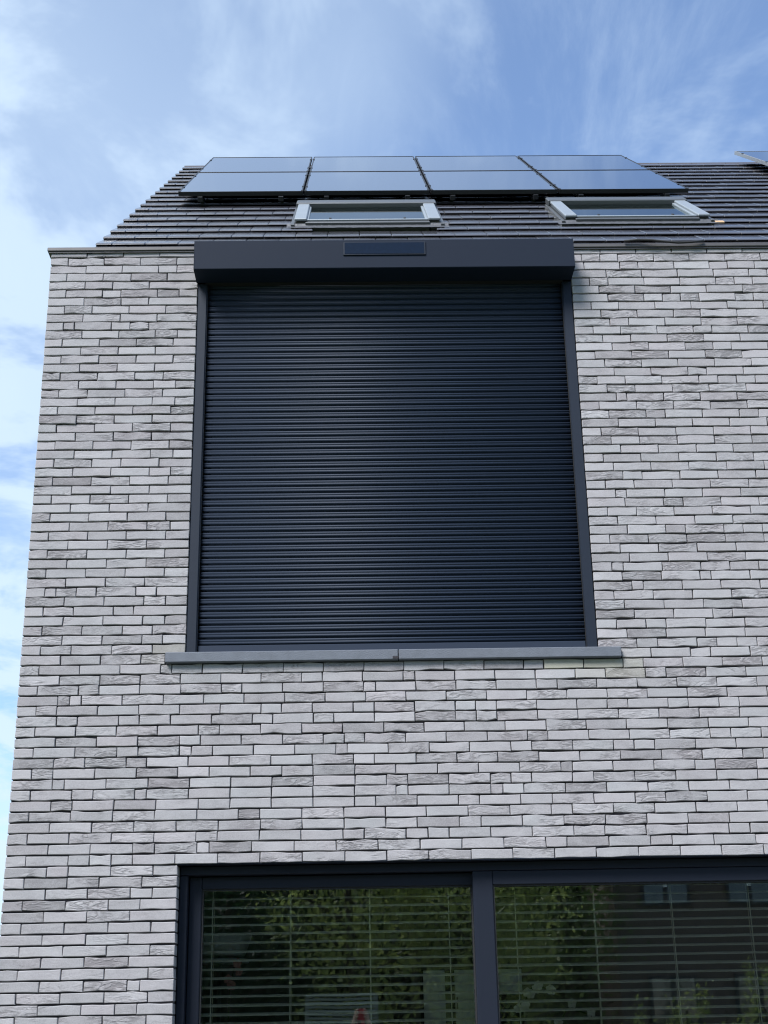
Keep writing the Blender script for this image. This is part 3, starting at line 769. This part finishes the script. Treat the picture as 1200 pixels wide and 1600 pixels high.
hg2 = empty('hedge', (0, -29.0, GZ), 'tall dark conifer hedge closing the back of the garden', 'hedge'); b = B()
for q in range(30): leaf_cloud(b, (-16+.85*q, -28.7, 3.2), (.9, .6, 4.2), 420, .15, rs)
b.build('foliage', MAT['leaf3'], hg2); B().box(-16.5, 9, -29.2, -28.9, GZ, 6.6).build('core', MAT['leaf3'], hg2)

sf = empty('slatted_screen', (1.47, -16, GZ), 'grey slatted garden screen mirrored low in the left pane', 'screen')
for xx in (.89, 2.0): B().box(xx, xx+.06, -16.05, -15.99, GZ-.1, 1.93, .005).build('post', MAT['fence'], sf)
s0 = B().box(-.585, .585, -.012, .012, -.018, .018, .003).build('slat', MAT['fence'], sf, org=(0, 0, 0)); s0.location = Vector((1.475, -15.97, -.2))-W[sf.name]
for q in range(1, 38): copy(s0, (1.475, -15.97, -.2+.057*q), sf)

hs = empty('opposite_house', (11.5, -27, GZ), 'brown brick house mirrored at the right of the window', 'house')
wv = B().box(7.4, 17, -32, -24.0, GZ, 6.2).build('wall', MAT['brown'], hs)
B().prism([(-32.4, 6.1), (-28, 9.6), (-23.6, 6.1), (-23.6, 6.2), (-28, 9.75), (-32.4, 6.2)], 7.1, 17.3).build('roof', MAT['redroof'], hs)
for xx in (8.05, 9.95, 12.3, 14.6):
    for zz, hh in ((3.85, 1.3), (.9, 1.4)):
        fr_ = B().box(xx-.05, xx+1.03, -24.0+.002, -23.95, zz-.05, zz+hh+.05)
        w_ = fr_.build('window', MAT['dark'], hs)
        for s in (0, .52): B().box(xx+s+.02, xx+s+.44, -23.949, -23.94, zz, zz+hh).build('pane', MAT['pane'], w_)
        B().box(xx+.02, xx+.96, -23.9495, -23.9455, zz+.35, zz+.42).build('glazing_bar', MAT['wframe'], w_)

# ------------------------------------------------------------------ the photographer (mirrored hands and phone)
def skin(name, m, chains, parent, root=0):
    """one skinned surface from joined chains [(point, radius), ...]; a chain starting with an int index joins that vertex"""
    V, E, Rr = [], [], []
    for ch in chains:
        prev_ = None
        for it in ch:
            if isinstance(it, int): prev_ = it; continue
            V.append(it[0]); Rr.append(it[1])
            if prev_ is not None: E.append((prev_, len(V)-1))
            prev_ = len(V)-1
    org = Vector((CX, -7.5, GZ)); me = bpy.data.meshes.new(name); me.from_pydata([tuple(Vector(v)-org) for v in V], E, []); me.materials.append(m)
    o = bpy.data.objects.new(name, me); link(o, parent, org)
    md = o.modifiers.new('skin', 'SKIN'); md.use_smooth_shade = True
    sv = me.skin_vertices[0].data if me.skin_vertices else None
    if sv is None:
        import bmesh
        bm = bmesh.new(); bm.from_mesh(me); bm.verts.layers.skin.verify(); bm.to_mesh(me); bm.free(); sv = me.skin_vertices[0].data
    for i, r in enumerate(Rr): sv[i].radius = (r, r) if not hasattr(r, '__len__') else r; sv[i].use_root = i == root
    o.modifiers.new('sub', 'SUBSURF').levels = 2; o.modifiers['sub'].render_levels = 2
    return o
PY = -7.62; G = GZ
person = empty('person', (CX, PY, G), 'person in dark clothes holding a red phone up with both hands', 'person')
W['person'] = Vector((CX, PY, G))
cx = CX
def hand(s, wrist):
    w = Vector(wrist); palm = Vector((cx+s*.052, -7.225, CZ-.075)); out_ = []
    return w, palm
chains = [[((cx, PY, G+.92), .13), ((cx, PY, G+1.10), .115), ((cx, PY+.01, G+1.30), .13), ((cx, PY, G+1.42), .07), ((cx, PY+.01, G+1.50), .052), ((cx, PY+.03, G+1.58), .080), ((cx, PY+.03, G+1.66), .092), ((cx, PY+.02, G+1.74), .05)]]
body = chains
idx = 8
for s in (-1, 1):
    body.append([0, ((cx+s*.10, PY, G+.84), .085), ((cx+s*.11, PY+.01, G+.48), .06), ((cx+s*.115, PY-.02, G+.10), .042), ((cx+s*.12, PY+.02, G+.045), .04), ((cx+s*.13, PY+.14, G+.03), .03)]); idx += 5
fb = []
for s in (-1, 1):
    st = idx
    body.append([2, ((cx+s*.17, PY, G+1.37), .058), ((cx+s*.24, PY+.17, G+1.42), .042), ((cx+s*.13, PY+.32, G+1.66), .030), ((cx+s*.085, PY+.375, G+1.81), .026), ((cx+s*.072, PY+.385, G+1.885), (.016, .028))]); idx += 5
    pi = idx-1; yb, zb = -7.215, CZ+.065
    for q, (dx, dz, ln) in enumerate(((.047, .055, 1), (.049, .032, 1.05), (.048, .010, 1), (.044, -.012, .85))):
        body.append([pi, ((cx+s*(dx+.006), -7.222, zb+dz*.75), .0095), ((cx+s*dx, -7.198, zb+dz), .0085), ((cx+s*(dx-.016*ln), -7.1905, zb+dz+.004), .0075), ((cx+s*(dx-.026*ln), -7.1925, zb+dz+.005), .0065)]); idx += 4
    body.append([pi, ((cx+s*.045, -7.238, zb+.01), .011), ((cx+s*.030, -7.240, zb+.035), .0095), ((cx+s*.016, -7.236, zb+.05), .008)]); idx += 3
bd = skin('body', MAT['skin'], body, person)
sh_ = [[((cx, PY, G+.90), .15), ((cx, PY, G+1.10), .135), ((cx, PY+.01, G+1.30), .15), ((cx, PY, G+1.41), .085)]]
for s in (-1, 1): sh_.append([2, ((cx+s*.17, PY, G+1.37), .074), ((cx+s*.24, PY+.17, G+1.42), .058), ((cx+s*.17, PY+.27, G+1.57), .047)])
skin('shirt', MAT['shirt'], sh_, person)
tr = [[((cx, PY, G+.93), .148), ((cx, PY, G+.86), .135)]]
for s in (-1, 1): tr.append([1, ((cx+s*.10, PY, G+.80), .10), ((cx+s*.11, PY+.01, G+.48), .075), ((cx+s*.115, PY-.02, G+.09), .058)])
skin('trousers', MAT['jeans'], tr, person)
hb = B(); V = []; F = []; c = Vector((cx, PY+.012, G+1.672)); n1, n2 = 12, 7
for j in range(n2+1):
    th = j/n2*R(112)
    for k in range(n1):
        a = 2*math.pi*k/n1; f = .105*(1 if math.sin(a) < .3 else .97); zc = math.cos(th)
        if math.sin(a) > .3: zc = max(zc, .35)
        V.append(c+Vector((math.sin(th)*math.cos(a)*.098, math.sin(th)*math.sin(a)*.112-.004, zc*.115)))
for j in range(n2):
    for k in range(n1): F.append((j*n1+k, j*n1+(k+1) % n1, (j+1)*n1+(k+1) % n1, (j+1)*n1+k))
mesh('hair', V, F, MAT['hair'], person, True)
for s in (-1, 1):
    B().box(cx+s*.125-.045, cx+s*.125+.045, PY-.08, PY+.18, G+.001, G+.075, .025).build('shoe', MAT['shoe'], person)
    e = B(); e.lathe((cx+s*.033, PY+.118, G+1.652), [(.001, -.012), (.012, -.004), (.012, .004), (.001, .012)], 8).build('eye', MAT['lens'], person, True)
B().add([(cx-.013, PY+.115, G+1.615), (cx+.013, PY+.115, G+1.615), (cx, PY+.145, G+1.618), (cx, PY+.118, G+1.66)], [(0, 1, 2), (0, 2, 3), (1, 3, 2), (0, 3, 1)]).build('nose', MAT['skin'], person, True)
ph = empty('phone', (CX, -7.21, CZ-.02), 'red phone held up by the person taking the photograph', 'phone')
B().box(CX-.037, CX+.037, -7.214, -7.203, CZ-.022, CZ+.13, .004).build('case', MAT['phone'], ph)
B().box(CX-.030, CX-.002, -7.2025, -7.199, CZ-.012, CZ+.022, .003).build('lens_block', MAT['lens'], ph)
B().box(CX-.034, CX+.034, -7.2165, -7.2145, CZ-.018, CZ+.126, 0).build('screen', MAT['lens'], ph)
